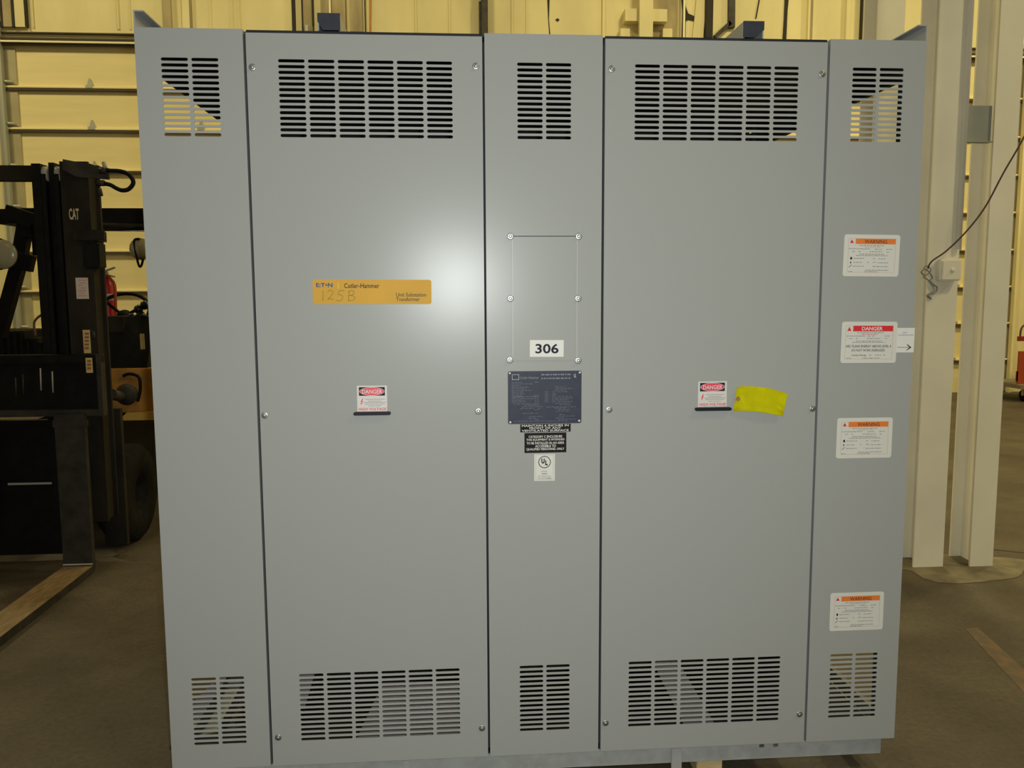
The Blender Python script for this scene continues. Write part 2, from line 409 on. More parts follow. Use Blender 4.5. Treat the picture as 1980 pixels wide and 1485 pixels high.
# cable
def smooth(pts, n=8):
    pts = [Vector(p) for p in pts]; out = []
    for i in range(len(pts)-1):
        p0 = pts[max(0, i-1)]; p1 = pts[i]; p2 = pts[i+1]; p3 = pts[min(len(pts)-1, i+2)]
        for k in range(n):
            t = k/n
            out.append(.5*((2*p1)+(-p0+p2)*t+(2*p0-5*p1+4*p2-p3)*t*t+(-p0+3*p1-3*p2+p3)*t**3))
    out.append(pts[-1]); return out
cpts = [at(2015, 190, 1.75), at(1980, 265, 1.80), at(1940, 335, 1.84), at(1905, 400, 1.9), at(1868, 448, 1.95), at(1830, 485, 2.0), at(1802, 505, 2.03), at(1794, 519, 2.05)]
tag(MB().tube(smooth(cpts), .0045, 8).build('hanging_cable', WIREM), 'thin brown cable sagging from the upper right to the column', 'cable')
tp = [(1786, 518), (1792, 514), (1800, 522), (1790, 532), (1782, 526), (1790, 520), (1803, 536), (1798, 541), (1806, 551), (1812, 556), (1808, 566), (1796, 571), (1801, 578), (1792, 571), (1806, 562), (1800, 548), (1793, 540), (1785, 534)]
tag(MB().tube(smooth([at(u, v, 2.066-.008*(i % 3)) for i, (u, v) in enumerate(tp)], 6), .004, 8).build('cable_tangle', WIREG), 'pale tangled cable end hooked on the column left of the junction box', 'cable')

# ------------------------------------------------------------------ red hand carts by the far door
def cart(x, y, label):
    c = thing('hand_cart', label, 'cart', (x, y, 0), 'red carts by the far door')
    for sx in (-.33, .33):
        MB().tube(smooth([(x+sx-.26*1, y, .0+.95), (x+sx-.24, y, 1.10), (x+sx-.12, y, 1.17), (x+sx+.12, y, 1.17), (x+sx+.24, y, 1.10), (x+sx+.26, y, .95)], 6), .014, 8).build('handle', WIREM, c)
    MB().box(x-.62, x+.62, y-.02, y+.02, .90, .97).build('top_bar', CARTRED, c)
    for sx in (-.30, .14, .52): MB().box(x+sx-.06, x+sx+.06, y-.02, y+.02, .25, .90).build('post', CARTRED, c)
    for sx in (-.52,): MB().box(x+sx-.08, x+sx+.1, y-.03, y+.01, .25, .75).build('side_board', CARTBR, c)
    MB().box(x-.6, x+.62, y-.02, y+.03, .30, .45).build('cross_board', CARTRED, c)
    MB().box(x-.64, x+.64, y-.15, y+.75, .20, .26).build('deck', WOODDK, c)
    for sx in (-.48, -.22, .30, .52):
        MB().lathe([(.03, -.03), (.09, -.025), (.09, .025), (.03, .03)], (x+sx, y-.02, .09), (1, 0, 0), 16).build('wheel', RUBBER, c)
        MB().bar((x+sx, y-.02, .09), (x+sx, y-.02, .2), .07, .05, (0, 1, 0)).build('castor_fork', TRACKM, c)
    return c
cart(9.92, 9.2, 'red hand cart with a curved handle by the far door at the right edge')

# painted walkway line, worn
pl = MB(); a, b = (4.15, .72), (4.9, -.15)
A = [at(1868, 1218, 0)]
def atz(u, v, z=0):
    d = FW+RT*((u-990)/F_PX)-UP*((v-742.5)/F_PX); return CAM+d*((z-CAM.z)/d.z)
def wornpaint():
    mt = bpy.data.materials.new('worn_orange_line'); mt.use_nodes = True; nt = mt.node_tree; b = nt.nodes['Principled BSDF']
    b.inputs['Roughness'].default_value = .7
    n = nt.nodes.new('ShaderNodeTexNoise'); n.inputs['Scale'].default_value = 14; n.inputs['Detail'].default_value = 8
    tc = nt.nodes.new('ShaderNodeTexCoord'); nt.links.new(tc.outputs['Object'], n.inputs['Vector'])
    r = nt.nodes.new('ShaderNodeValToRGB'); r.color_ramp.elements[0].position = .45; r.color_ramp.elements[1].position = .62
    r.color_ramp.elements[0].color = (.095, .07, .042, 1); r.color_ramp.elements[1].color = (.16, .085, .035, 1)
    nt.links.new(n.outputs['Fac'], r.inputs['Fac']); nt.links.new(r.outputs[0], b.inputs['Base Color']); return mt
P = [atz(1866, 1216), atz(1890, 1214), atz(1945, 1262), atz(1995, 1310), atz(2060, 1372), atz(2040, 1400), atz(1985, 1345), atz(1930, 1286)]
struct(MB().poly([(p.x, p.y) for p in P], 0, .0012, 'z').build('trim_4', wornpaint()))
P = [atz(1920, 1062), atz(1985, 1069), atz(1985, 1070.4), atz(1920, 1063.4)]
struct(MB().poly([(p.x, p.y) for p in P], 0, .0012, 'z').build('trim_5', DARKGAP))

# ------------------------------------------------------------------ the transformer cabinet
W, H0, H = 2.44, .12, 2.454
SX = [0, .319, 1.034, 1.406, 2.121, 2.44]
PT = H0+.004
cab = thing('transformer_cabinet', 'wide grey steel transformer cabinet with five tall vented panels and many safety labels', 'electrical cabinet', (W/2, .75, 0))
VP, SL, SH, RP = .0886, .079, .0095, .01685        # column pitch, slot length, slot height, row pitch
ZT, ZBt = 2.2863+H0, .3161+.2285+H0-.2285+.0       # top edges of the two vent fields
ZT = 2.2489+H0; ZBt = .3161+H0
def vents(xc, cols):
    S = []
    for zt in (ZT, ZBt):
        for r in range(14):
            z = zt-SH/2-r*RP
            for c in range(cols): S.append(slot(xc+(c-(cols-1)/2)*VP, z, SL, SH))
    return S
def panel(name, x0, x1, z0, z1, xc, cols, y=0.0):
    me = curve_mesh([[(x0, z0), (x1, z0), (x1, z1), (x0, z1)]]+vents(xc, cols), .003)
    bm = bmesh.new(); bm.from_mesh(me)
    q = MB(); q.bm.free(); q.bm = bm
    e = .0015
    for a, b_, c, d_ in ((x0, x0+e, z0, z1), (x1-e, x1, z0, z1), (x0+e, x1-e, z0, z0+e), (x0+e, x1-e, z1-e, z1)):
        q.box(a, b_, .003, .024, c, d_)
    bpy.data.meshes.remove(me)
    o = q.build(name, PAINT, cab)
    o.location.y += y
    return o
g2 = .004
pL = panel('side_panel', 0, SX[1]-g2, PT, H, .157, 2)
pR = panel('side_panel', SX[4]+g2, W, PT, H, 2.284, 2)
dL = panel('door', SX[1]+g2, SX[2]-g2, PT, H-.010, .677, 6)
dR = panel('door', SX[3]+g2, SX[4]-g2, PT, H-.010, 1.7645, 6)
pC = panel('centre_panel', SX[2]+.003, SX[3]-g2, PT, H, 1.2206, 2)
# dark post strips behind the seams: the gaps' shade put into the colour
for sx in SX[1:5]:
    MB().box(sx-.022, sx+.022, .026, .05, H0+.02, H-.02).build('gap_shade', GAPDARK, cab)
for a, b_ in ((SX[1]+.03, SX[2]-.03), (SX[3]+.03, SX[4]-.03)):
    MB().box(a-.025, b_+.025, .004, .022, H-.0098, H-.0012).build('gap_shade', GAPDARK, cab)  # dark strip for the shade in the gap above the doors
# frame: corner posts, top and bottom rails, roof, back sheet
for xa, xb in ((.006, .04), (W-.04, W-.006)):
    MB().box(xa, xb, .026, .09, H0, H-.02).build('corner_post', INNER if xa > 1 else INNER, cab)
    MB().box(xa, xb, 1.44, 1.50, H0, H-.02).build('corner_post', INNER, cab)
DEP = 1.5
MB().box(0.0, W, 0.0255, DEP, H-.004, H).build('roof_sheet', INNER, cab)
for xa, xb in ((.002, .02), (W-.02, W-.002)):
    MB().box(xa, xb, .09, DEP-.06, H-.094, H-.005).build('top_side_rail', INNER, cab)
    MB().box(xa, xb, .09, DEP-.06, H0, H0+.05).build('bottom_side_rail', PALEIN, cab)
for xx in (SX[1]+.02, SX[4]-.026): MB().box(xx, xx+.004, .06, DEP-.03, H0+.01, 1.0).build('added_dark_side', INNER, cab)  # added dark sheets block the bright floor seen past the side bays
MB().box(SX[1]+.01, SX[4]-.01, .06, DEP-.03, H0+.002, H0+.008).build('added_dark_pan', INNER, cab)  # added dark sheet hides the lit floor behind the door vents
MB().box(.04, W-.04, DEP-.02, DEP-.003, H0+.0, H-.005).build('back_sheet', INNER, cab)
# lifting rails on the roof
RT_ = H+.049
for s in (0, 1):
    r = MB(); x = 0 if s == 0 else W; k = 1 if s == 0 else -1
    r.poly([(x, H), (x+k*.004, H), (x+k*.004, RT_-.004), (x+k*.03, RT_-.004), (x+k*.03, RT_), (x, RT_)], .001, DEP-.02)
    r.build('lifting_rail', PAINT, cab)
def midrail(x0, x1, chamfer):
    r = MB()
    r.box(x0, x0+.004, .004, DEP-.05, H, RT_); r.box(x1-.004, x1, .004, DEP-.05, H, RT_); r.box(x0+.004, x1-.004, .004, DEP-.05, RT_-.004, RT_)
    o = r.build('lifting_rail', PAINT, cab)
    P = [(x0, H+.001), (x1, H+.001), (x1, RT_+.001), (x0, RT_+.001)]
    if chamfer < 0: P = [(x0+.016, H+.001), (x1, H+.001), (x1, RT_+.001), (x0, RT_+.001), (x0, H+.026)]
    else: P = [(x0, H+.001), (x1-.028, H+.001), (x1, H+.024), (x1, RT_+.001), (x0, RT_+.001)]
    MB().poly(P, -.001, .003).build('rail_end_cap', RAILDK, cab)
midrail(X(613, 22, 0), X(657, 22, 0), -1)
midrail(X(1438, 40, 0), X(1478, 40, 0), 1)
# base channel, bracket, slots, timber blocks
bz0, bz1 = H0-.062, H0-.001
me = curve_mesh([[(.012, bz0), (2.405, bz0), (2.405, bz1), (.012, bz1)]]+[rrect(.018, .012, .002, 2, X(u, 1448, .03)-.009, H0-.022) for u in (1471, 1498)], .006)
for v in me.vertices: v.co.y += .022
link('base_channel', me, GALV, cab)
for xx in (.012, 2.345):
    MB().box(xx, xx+.06, .03, DEP-.03, bz0, bz1).build('base_channel', GALV, cab)
MB().box(.012, 2.405, DEP-.03, DEP-.024, bz0, bz1).build('base_channel', GALV, cab)
bx = X(1308, 1470, .015)
MB().box(bx-.018, bx+.018, .012, .021, bz0-.03, bz1-.002, .002).build('base_bracket', PAINT, cab)
bx = X(786, 1481, .015)
MB().box(bx-.012, bx+.012, .012, .021, bz0-.03, bz1-.002, .002).build('base_bracket', PAINT, cab)
tl = {X(1372, 1480, .03): 'yellow timber block under the middle of the cabinet base',
      .25: 'yellow timber block under the left end of the cabinet base', 2.2: 'yellow timber block under the right end of the cabinet base'}
for bx, lb in tl.items():
    dd = (.03, .13) if bx not in (.25, 2.2) else (.5, 1.45)
    tag(MB().box(bx-.045, bx+.045, dd[0], 1.3, 0, bz0-.0005, .003).build('timber_block', TIMBER), lb, 'wood block', 'timber blocks under the cabinet')
# inside: braces, core and coils
def ibrace(pts, Y, t=.02, m_=PALEIN, name='inner_brace'):
    MB().poly([(X(u, v, Y), max(Z(u, v, Y), H0+.001+.0001*i)) for i, (u, v) in enumerate(pts)], Y, Y+t).build(name, m_, cab)
ibrace([(740, 1322), (900, 1318), (905, 1440), (686, 1444)], .13, .01)
ibrace([(1262, 1280), (1312, 1280), (1390, 1420), (1330, 1420)], .10, .01)
ibrace([(575, 1290), (612, 1290), (590, 1365), (575, 1365)], .09, .01)
ibrace([(368, 1365), (430, 1300), (445, 1300), (380, 1400)], .10, .01)
ibrace([(1596, 1310), (1680, 1392), (1596, 1400)], .12, .01, COILM)
ibrace([(330, 1440), (500, 1395), (560, 1500), (330, 1500)], .14, .01, COILM)
for xc in (.62, 1.22, 1.82):
    MB().lathe([(.17, .0), (.25, .0), (.25, 1.0), (.17, 1.0)], (xc, .80, .45), (0, 0, 1), 24).build('winding_coil', COILM, cab)
k = MB(); k.box(.40, 2.04, .66, .94, .20, .42); k.box(.40, 2.04, .66, .94, 1.5, 1.72)
for xc in (.62, 1.22, 1.82): k.box(xc-.1, xc+.1, .7, .9, .42, 1.5)
k.build('iron_core', INNER, cab)
MB().box(.02, W-.02, .62, .70, H0-.06, H0+.06).build('cross_channel', GALV, cab)

# bolts
bolt0 = None
def bolt(u, v, parent, s=1.0, y=0.0):
    global bolt0
    p = at(u, v, y)
    off = Vector(); q = parent
    while q: off += q.location; q = q.parent
    if bolt0 is None:
        b = MB(); b.lathe([(.0105, 0), (.0105, .0010), (.0088, .0018), (.0064, .0019)], (0, 0, 0), (0, -1, 0), 24)
        b.lathe([(.0062, .0008), (.0062, .0042), (.005, .0062), (.0025, .0066), (0, .0060)], (0, 0, 0), (0, -1, 0), 6)
        bolt0 = b.build('bolt', ZINC, parent, p-off); bolt0.scale = (s,)*3; return
    c = bolt0.copy(); COL.objects.link(c); c.parent = parent; c.location = p-off; c.scale = (s,)*3
for u, v in ((488, 130), (920, 128), (512, 803), (925, 795), (538, 1426), (932, 1408)): bolt(u, v, dL)
for u, v in ((1183, 133), (1590, 143), (1178, 792), (1571, 790), (1171, 1398), (1546, 1381)): bolt(u, v, dR)
# blanking plate on the centre panel
x0, x1 = X(991.5, 577, 0), X(1115, 577, 0); z0, z1 = Z(1050, 697, 0), Z(1050, 457.5, 0)
bp_ = MB().box(x0, x1, -.0022, -.0002, z0, z1, .0006).build('blanking_plate', PAINT, cab)
for xx in (x0-.0013, x1+.0001): MB().box(xx, xx+.0012, -.0024, -.0002, z0, z1).build('bare_edge', BAREEDGE, bp_)
MB().box(x0+.004, x1-.004, -.0023, -.0002, z1+.0002, z1+.0022).build('shadow_gap', GAPDARK, bp_)
for u, v in ((987, 457), (1119, 457), (987, 577), (1118, 577), (986, 696), (1118, 697)): bolt(u, v, bp_, 1.0, -.0015)

# ---------------------------------------------------------------- labels
class Label:
    "flat label on the cabinet front; u runs 0..1 rightwards, v 0..1 downwards"
    def __init__(s, name, tl, tr, bl, m_, r=0.0, y=-.0006, parent=None, label=None, t=.0006, base=0.0):
        TL, TR, BL = (at(*c, base) for c in (tl, tr, bl))
        s.w = (TR-TL).length; s.h = (BL-TL).length
        s.ang = math.atan2((TR-TL).z, (TR-TL).x)
        me = curve_mesh([rrect(s.w, s.h, max(r, .0002), 4)], t)
        pr = parent or cab
        off = Vector(); q = pr
        while q: off += q.location; q = q.parent
        s.o = link(name, me, m_, pr, (0, 0, 0))
        # lower left corner from the top left one
        dn = Vector((math.sin(s.ang), 0, -math.cos(s.ang)))*s.h
        s.o.location = TL+dn+Vector((0, y, 0))-off
        s.o.rotation_euler.y = -s.ang
        if label: s.o['label'] = label
    def P(s, u, v): return (u*s.w, (1-v)*s.h)
    def sub(s, name, me, m_, lift):
        o = link(name, me, m_, s.o, (0, -lift, 0)); return o
    def text(s, rows, m_, bold=0, name='lettering', lift=.0004, shear=0):
        ms = []
        for body, u0, u1, v0, v1 in rows:
            a = s.P(u0, v1); b = s.P(u1, v0)
            ms.append(text_mesh(body, a[0], b[0], a[1], b[1], bold, shear=shear))
        return s.sub(name, join(ms), m_, lift)
    def rect(s, name, u0, u1, v0, v1, m_, lift=.0002, r=0):
        a = s.P(u0, v1); b = s.P(u1, v0)
        return s.sub(name, curve_mesh([rrect(b[0]-a[0], b[1]-a[1], max(r, 1e-5), 3, a[0], a[1])], .0001), m_, lift)
    def polys(s, name, polys, m_, lift=.0003):
        return s.sub(name, curve_mesh([[s.P(*p) for p in q] for q in polys], .0001), m_, lift)
    def bars(s, name, rows, m_, lift=.0003, hh=.014, frag=True):
        "rows of unreadable small print as broken dashes"
        q = []
        for u0, u1, v in rows:
            u = u0
            while u < u1-.004:
                L = min(random.uniform(.018, .06), u1-u) if frag else u1-u
                q.append([(u, v+hh/2), (u+L, v+hh/2), (u+L, v-hh/2), (u, v-hh/2)]); u += L+.012
        return s.polys(name, q, m_, lift)
    def frame(s, name, u0, u1, v0, v1, t, m_, lift=.0003):
        tu, tv = t/s.w, t/s.h
        return s.sub(name, curve_mesh([[s.P(u0, v1), s.P(u1, v1), s.P(u1, v0), s.P(u0, v0)], [s.P(u0+tu, v1-tv), s.P(u1-tu, v1-tv), s.P(u1-tu, v0+tv), s.P(u0+tu, v0+tv)]], .0001), m_, lift)

def tri(u0, u1, v0, v1): return [(u0, v1), (u1, v1), ((u0+u1)/2, v0)]
def warning(tl, tr, bl, lbl):
    L = Label('warning_label', tl, tr, bl, WHITE, .008, label=lbl)
    L.frame('printed_border', .08, .925, .095, .905, .0006, INKPINK, .0002)
    L.rect('orange_band', .205, .92, .10, .225, ORANGE, .0003)
    L.text([('WARNING', .365, .765, .120, .210)], INKBR, .006, lift=.0006)
    L.polys('hazard_triangle', [tri(.102, .172, .12, .205)], RED)
    L.bars('fine_print', [(.28, .72, .262), (.09, .46, .34), (.55, .68, .345), (.76, .86, .345), (.15, .2, .405), (.26, .3, .405), (.46, .7, .405), (.77, .82, .415), (.28, .73, .465), (.22, .8, .502),
                          (.18, .37, .57), (.53, .57, .57), (.63, .77, .575), (.18, .34, .665), (.43, .46, .665), (.53, .6, .66), (.62, .81, .67), (.18, .37, .755), (.53, .81, .76), (.40, .82, .85), (.1, .17, .885), (.38, .62, .885)], INKGREY)
    L.bars('red_print', [(.37, .66, .298)], INKPINK, hh=.01)
    L.polys('safety_icons', [[(.125, .60), (.15, .60), (.155, .56), (.145, .535), (.13, .535), (.12, .56)], [(.12, .69), (.14, .69), (.142, .65), (.128, .645)], [(.10, .785), (.108, .79), (.158, .725), (.15, .72)]], INK)
    return L
warning((1633, 453), (1741, 454.5), (1630, 534), 'white warning label with an orange band, highest on the right panel')
warning((1619, 808.5), (1726.5, 807), (1616.5, 886.5), 'white warning label with an orange band, below the red danger label')
warning((1606, 1147), (1709.5, 1143.5), (1602.5, 1220.5), 'white warning label with an orange band, lowest on the right panel')
A_ = Label('arrow_label', (1730, 634), (1769, 634), (1729, 681.5), WHITE2, .0005, y=-.0004, label='white label with a black arrow pointing right')
A_.bars('faint_print', [(.4, .62, .19), (.2, .95, .29)], mat('faint_ink', (.42, .4, .46), .6), hh=.05)
A_.polys('arrow', [[(.18, .785), (.18, .80), (.80, .80), (.80, .785)], [(.62, .655), (.65, .655), (.88, .795), (.62, .93), (.60, .93), (.76, .80), (.76, .785)]], INK)
D = Label('danger_label', (1628, 622), (1735.5, 622), (1625, 702), WHITE, .008, y=-.0012, label='white danger label with a red band and arc flash warning')
D.frame('printed_border', .075, .925, .095, .905, .0006, INKPINK, .0002)
D.rect('red_band', .205, .925, .10, .232, RED, .0003)
D.text([('DANGER', .36, .735, .122, .212)], WHITE2, .02, lift=.0006)
D.polys('hazard_triangle', [tri(.10, .172, .12, .222)], RED)
D.text([('ARC FLASH ENERGY ABOVE LEVEL 4', .085, .90, .562, .622), ('DO NOT WORK ENERGIZED', .195, .795, .662, .718), ('Incident Energy', .20, .46, .79, .838)], INK, .006)
D.bars('fine_print', [(.28, .75, .265), (.09, .42, .345), (.47, .53, .345), (.55, .6, .345), (.78, .86, .345), (.14, .2, .405), (.26, .29, .405), (.46, .7, .405), (.78, .83, .405), (.26, .74, .465), (.2, .8, .50), (.51, .55, .81), (.62, .73, .81), (.77, .8, .81), (.1, .2, .88), (.39, .70, .88)], INKGREY)
D.bars('red_print', [(.36, .65, .303)], PINKRED, hh=.014)

def danger(tl, tr, bl, door, hl, hr, lbl):
    L = Label('high_voltage_sign', tl, tr, bl, CREAMLB, .0005, label=lbl)
    L.rect('black_field', .065, .93, .055, .39, INK, .0002)
    ell = lambda a, b: [(.498+a*math.cos(t*math.pi/16), .222+b*math.sin(-t*math.pi/16)) for t in range(32)]
    L.polys('white_oval', [ell(.415, .162)], WHITE2, .0004)
    L.polys('red_oval', [ell(.402, .150)], PINKRED, .0006)
    L.text([('DANGER', .17, .84, .15, .31)], WHITE2, .005, lift=.0008)
    L.text([('HIGH VOLTAGE', .05, .97, .86, .965)], PINKRED, .02, name='red_lettering')
    L.polys('lightning_bolt', [[(.185, .49), (.205, .50), (.17, .60), (.20, .60), (.155, .685), (.17, .69), (.12, .745), (.115, .675), (.13, .68), (.14, .63), (.11, .63)]], PINKRED)
    L.bars('fine_print', [(.28, .92, .53), (.37, .81, .60), (.22, .97, .655), (.26, .93, .72), (.37, .8, .79)], INKGREY, hh=.022)
    a, b = at(*hl, 0), at(*hr, 0)
    h = MB(); zc = (a.z+b.z)/2
    h.poly(slot((a.x+b.x)/2, zc, (b.x-a.x), .0105, 8), -.011, 0)
    o = h.build('pull_handle', HANDLE, door); o['label'] = 'black pull handle under the danger sign'
danger((690, 746), (748, 745.5), (691.5, 795.5), dL, (684, 800), (756, 798), 'danger high voltage sign on the left door')
danger((1350, 738), (1405.5, 737), (1349.5, 786.5), dR, (1343, 791), (1413, 790), 'danger high voltage sign on the right door')

E_ = Label('amber_nameplate', (604, 540.5), (834, 541), (604, 588), AMBER, .007, label='long amber name plate with pencilled number')
E_.text([('E:T•N', .030, .168, .14, .31)], INKBLUE, .03, name='logo_lettering')
E_.text([('Cutler-Hammer', .265, .56, .15, .345)], INK, .008)
E_.text([('Unit Substation', .70, .955, .53, .69), ('Transformer', .70, .90, .72, .875)], INKGREEN, .01, name='product_lettering')
E_.polys('divider', [[(.212, .36), (.216, .36), (.216, .12), (.212, .12)]], YELLOW)
def stroke(L, lines, wd, m_, name):
    b = MB()
    for ln in lines:
        pts = [Vector((L.P(*p)[0], 0, L.P(*p)[1])) for p in ln]
        b.tube(smooth(pts, 5) if len(pts) > 2 else pts, wd, 5)
    return b.build(name, m_, L.o, (0, -.0006, 0))
stroke(E_, [[(.088, .44), (.084, .85)], [(.125, .50), (.15, .42), (.172, .52), (.15, .68), (.125, .82), (.135, .78), (.175, .80)],
            [(.265, .44), (.225, .46), (.215, .60), (.245, .64), (.25, .76), (.225, .86), (.195, .84)],
            [(.305, .46), (.298, .84)], [(.296, .50), (.33, .44), (.35, .52), (.33, .62), (.305, .64), (.34, .66), (.355, .76), (.33, .84), (.296, .86)]], .0009, PENCIL, 'pencilled_number')
L = Label('number_sticker', (1024.5, 657.5), (1090, 657.5), (1024.5, 690), WHITE2, .0003, base=-.0022, y=-.0008, label='white sticker with the number 306')
L.text([('306', .165, .85, .22, .80)], INK, .022)
N = Label('nameplate', (982, 718), (1124.5, 716.5), (983, 820), NAVY, .006, t=.0014, y=-.0015, label='dark blue etched rating plate')
N.frame('logo_frame', .055, .15, .06, .16, .0012, ETCHW)
N.text([('Cutler-Hammer', .165, .42, .10, .145)], ETCH, .01)
N.bars('etched_print', [(.45, .85, .07), (.45, .85, .14)], ETCH, hh=.025)
rr_ = []
for k in range(24):
    v = .21+k*.031
    if k < 13: rr_ += [(.05, random.uniform(.15, .36), v)]
    if random.random() < .5: rr_.append((.36, .42, v))
    if 5 < k < 13: rr_ += [(.5, .55, v), (.6, .65, v)]
    if random.random() < .6: rr_.append((random.uniform(.62, .7), random.uniform(.75, .93), v))
    if k > 13 and random.random() < .5: rr_.append((random.uniform(.1, .3), random.uniform(.35, .5), v))
rr_ += [(.52, .93, .685), (.08, .4, .48), (.08, .4, .62), (.08, .8, .95)]
N.bars('etched_small_print', rr_, mat('dim_etch', (.09, .095, .13), .5), hh=.010)
N.text([('UL', .895, .925, .06, .13)], ETCHW, .02, name='approval_mark')
for u, v in ((.025, .035), (.975, .035), (.03, .965), (.97, .955)):
    a = N.P(u, v); MB().lathe([(.0035, 0), (.0035, .0008), (.002, .0016), (0, .0018)], (a[0], 0, a[1]), (0, -1, 0), 12).build('rivet', WHITE2, N.o, (0, 0, 0))
M_ = Label('clearance_label', (1006, 820.5), (1103.5, 819), (1006, 836), BLACKLB, .0003, label='black label with white capitals under the rating plate')
M_.text([('MAINTAIN 6 INCHES IN', .03, .96, .06, .32), ('FRONT OF ANY', .18, .81, .38, .62), ('VENTILATED SURFACE', .03, .96, .68, .93)], WHITE2, .012)
Cc = Label('enclosure_label', (1014, 837.5), (1095, 836), (1014, 876), BLACKLB, .0003, label='taller black label with five white lines')
Cc.text([('CATEGORY C ENCLOSURE', .10, .90, .13, .25), ('THIS EQUIPMENT IS INTENDED', .045, .955, .29, .41), ('TO BE INSTALLED IN AN AREA', .05, .95, .45, .57), ('ACCESSIBLE TO', .255, .75, .60, .73), ('QUALIFIED PERSONNEL ONLY', .045, .95, .76, .89)], WHITE2, .012)
U = Label('approval_label', (1033, 878), (1073, 877.5), (1033, 930), WHITE, .001, label='small white approval label with a circled mark')
U.frame('printed_border', .07, .93, .03, .96, .0006, INKGREY)
circ = lambda a, b: [(.5+a*math.cos(t*math.pi/16), .30+b*math.sin(-t*math.pi/16)) for t in range(32)]
U.polys('circle_mark', [circ(.30, .225), circ(.265, .198)], INK)
U.text([('U', .345, .505, .165, .355), ('L', .53, .655, .235, .42)], INK, .06)
U.text([('LISTED', .34, .64, .62, .67), ('DISTRIBUTION', .18, .82, .80, .845), ('TRANSFORMER', .15, .85, .875, .93)], INKGREY, .01, name='small_lettering')
U.bars('unreadable_line', [(.37, .63, .735)], INKGREY, hh=.04)

# yellow tag (lifted off the door by its bend)
tg = thing('paper_tag', 'bright yellow paper tag hanging askew on the right door beside the danger sign', 'tag', tuple(at(1427, 771, -.004)))
top = [(1425, 748), (1440, 746.5), (1462, 747.5), (1485, 750.5), (1505, 755.5), (1523, 761)]
bot = [(1418, 795), (1440, 794.5), (1462, 796), (1480, 798), (1497, 801.5), (1514, 804.5)]
b = MB(); rows = []
for i in range(6):
    dy = -.006-.006*math.sin(i/5*math.pi)-.004*(i/5)
    col = []
    for k in range(5):
        t = k/4; uu = top[i][0]*(1-t)+bot[i][0]*t; vv = top[i][1]*(1-t)+bot[i][1]*t
        col.append(b.bm.verts.new(at(uu, vv, dy)))
    rows.append(col)
for i in range(5):
    for k in range(4):
        f = b.bm.faces.new((rows[i][k], rows[i][k+1], rows[i+1][k+1], rows[i+1][k])); f.smooth = True
bmesh.ops.solidify(b.bm, geom=b.bm.faces[:], thickness=.0006)
b.build('tag_card', YELLOW, tg)
p = at(1427, 771, -.0085)
MB().lathe([(.0075, 0), (.0075, .0008), (.004, .0012), (.0035, .0004), (0, .0004)], tuple(p), (0, -1, 0), 16).build('eyelet', HOLEBR, tg)

# ------------------------------------------------------------------ forklift, facing the camera
fl = thing('forklift', 'black and yellow forklift truck facing forward behind the left side of the cabinet', 'forklift', (-1.7, 3.4, 0))
def fb(name, m_, *a, **k): return MB().box(*a, **k).build(name, m_, fl)
MY = 2.55
def px(u, v=500, Y=MY): return X(u, v, Y)
xa, xb, xc_, xd = -1.515, -1.36, -1.345, -1.185
zt = 2.44
# near right mast: outer channel and inner channel, sheaves between them
m1 = MB()
m1.poly([(xc_, MY), (xd, MY), (xd, MY+.02), (xd-.02, MY+.02), (xd-.02, MY+.15), (xd, MY+.15), (xd, MY+.17), (xc_, MY+.17)], .28, zt, 'z')
m1.build('mast_channel', BLK2, fl)
m2 = MB()
m2.box(xa, xa+.05, MY+.02, MY+.2, .25, zt-.01); m2.box(xa+.085, xa+.115, MY+.05, MY+.2, .25, zt)
m2.box(xa, xc_, MY+.12, MY+.2, .25, zt-.10)
m2.build('inner_mast_channel', BLK, fl)
for dx in (.068, .142):
    MB().lathe([(.02, -.012), (.045, -.012), (.04, 0), (.045, .012), (.02, .012)], (xa+dx-.0, MY+.06, zt-.065), (1, 0, 0), 18).build('chain_sheave', CHROME if False else WIREG, fl)
    MB().box(xa+dx-.012, xa+dx+.012, MY+.012, MY+.02, .9, zt-.07).build('lift_chain', BLK, fl)
# far-left mast channel, mostly out of the frame
fb('mast_channel', BLK2, -2.2, -2.04, MY, MY+.17, .28, zt)
fb('inner_mast_channel', BLK, -2.04, -1.89, MY+.02, MY+.2, .25, zt-.01)
fb('mast_crossbar', BLK2, -2.05, xa, MY+.03, MY+.12, zt-.105, zt-.02)
tb = MB(); tb.poly([(px(125, 322), zt+.01), (px(213, 337), zt-.04), (px(213, 357), zt-.105), (px(150, 350), zt-.09), (px(125, 345), zt-.05)], MY-.02, MY+.0); tb.build('top_plate', BLK3, fl)
fb('mast_crossbar', BLK2, xc_, -1.17, MY+.02, MY+.18, Z(190, 465, MY), Z(190, 445, MY))
# mast tie bracket with scuffed parts
fb('mast_bracket', BLK2, X(140, 450, MY-.03), X(200, 450, MY-.03), MY-.03, MY, Z(190, 465, MY-.03), Z(190, 444, MY-.03), bev=.004)
fb('valve_block', BLK, X(160, 480, MY), X(192, 480, MY), MY-.012, MY+.1, Z(190, 520, MY), Z(190, 468, MY), bev=.01)
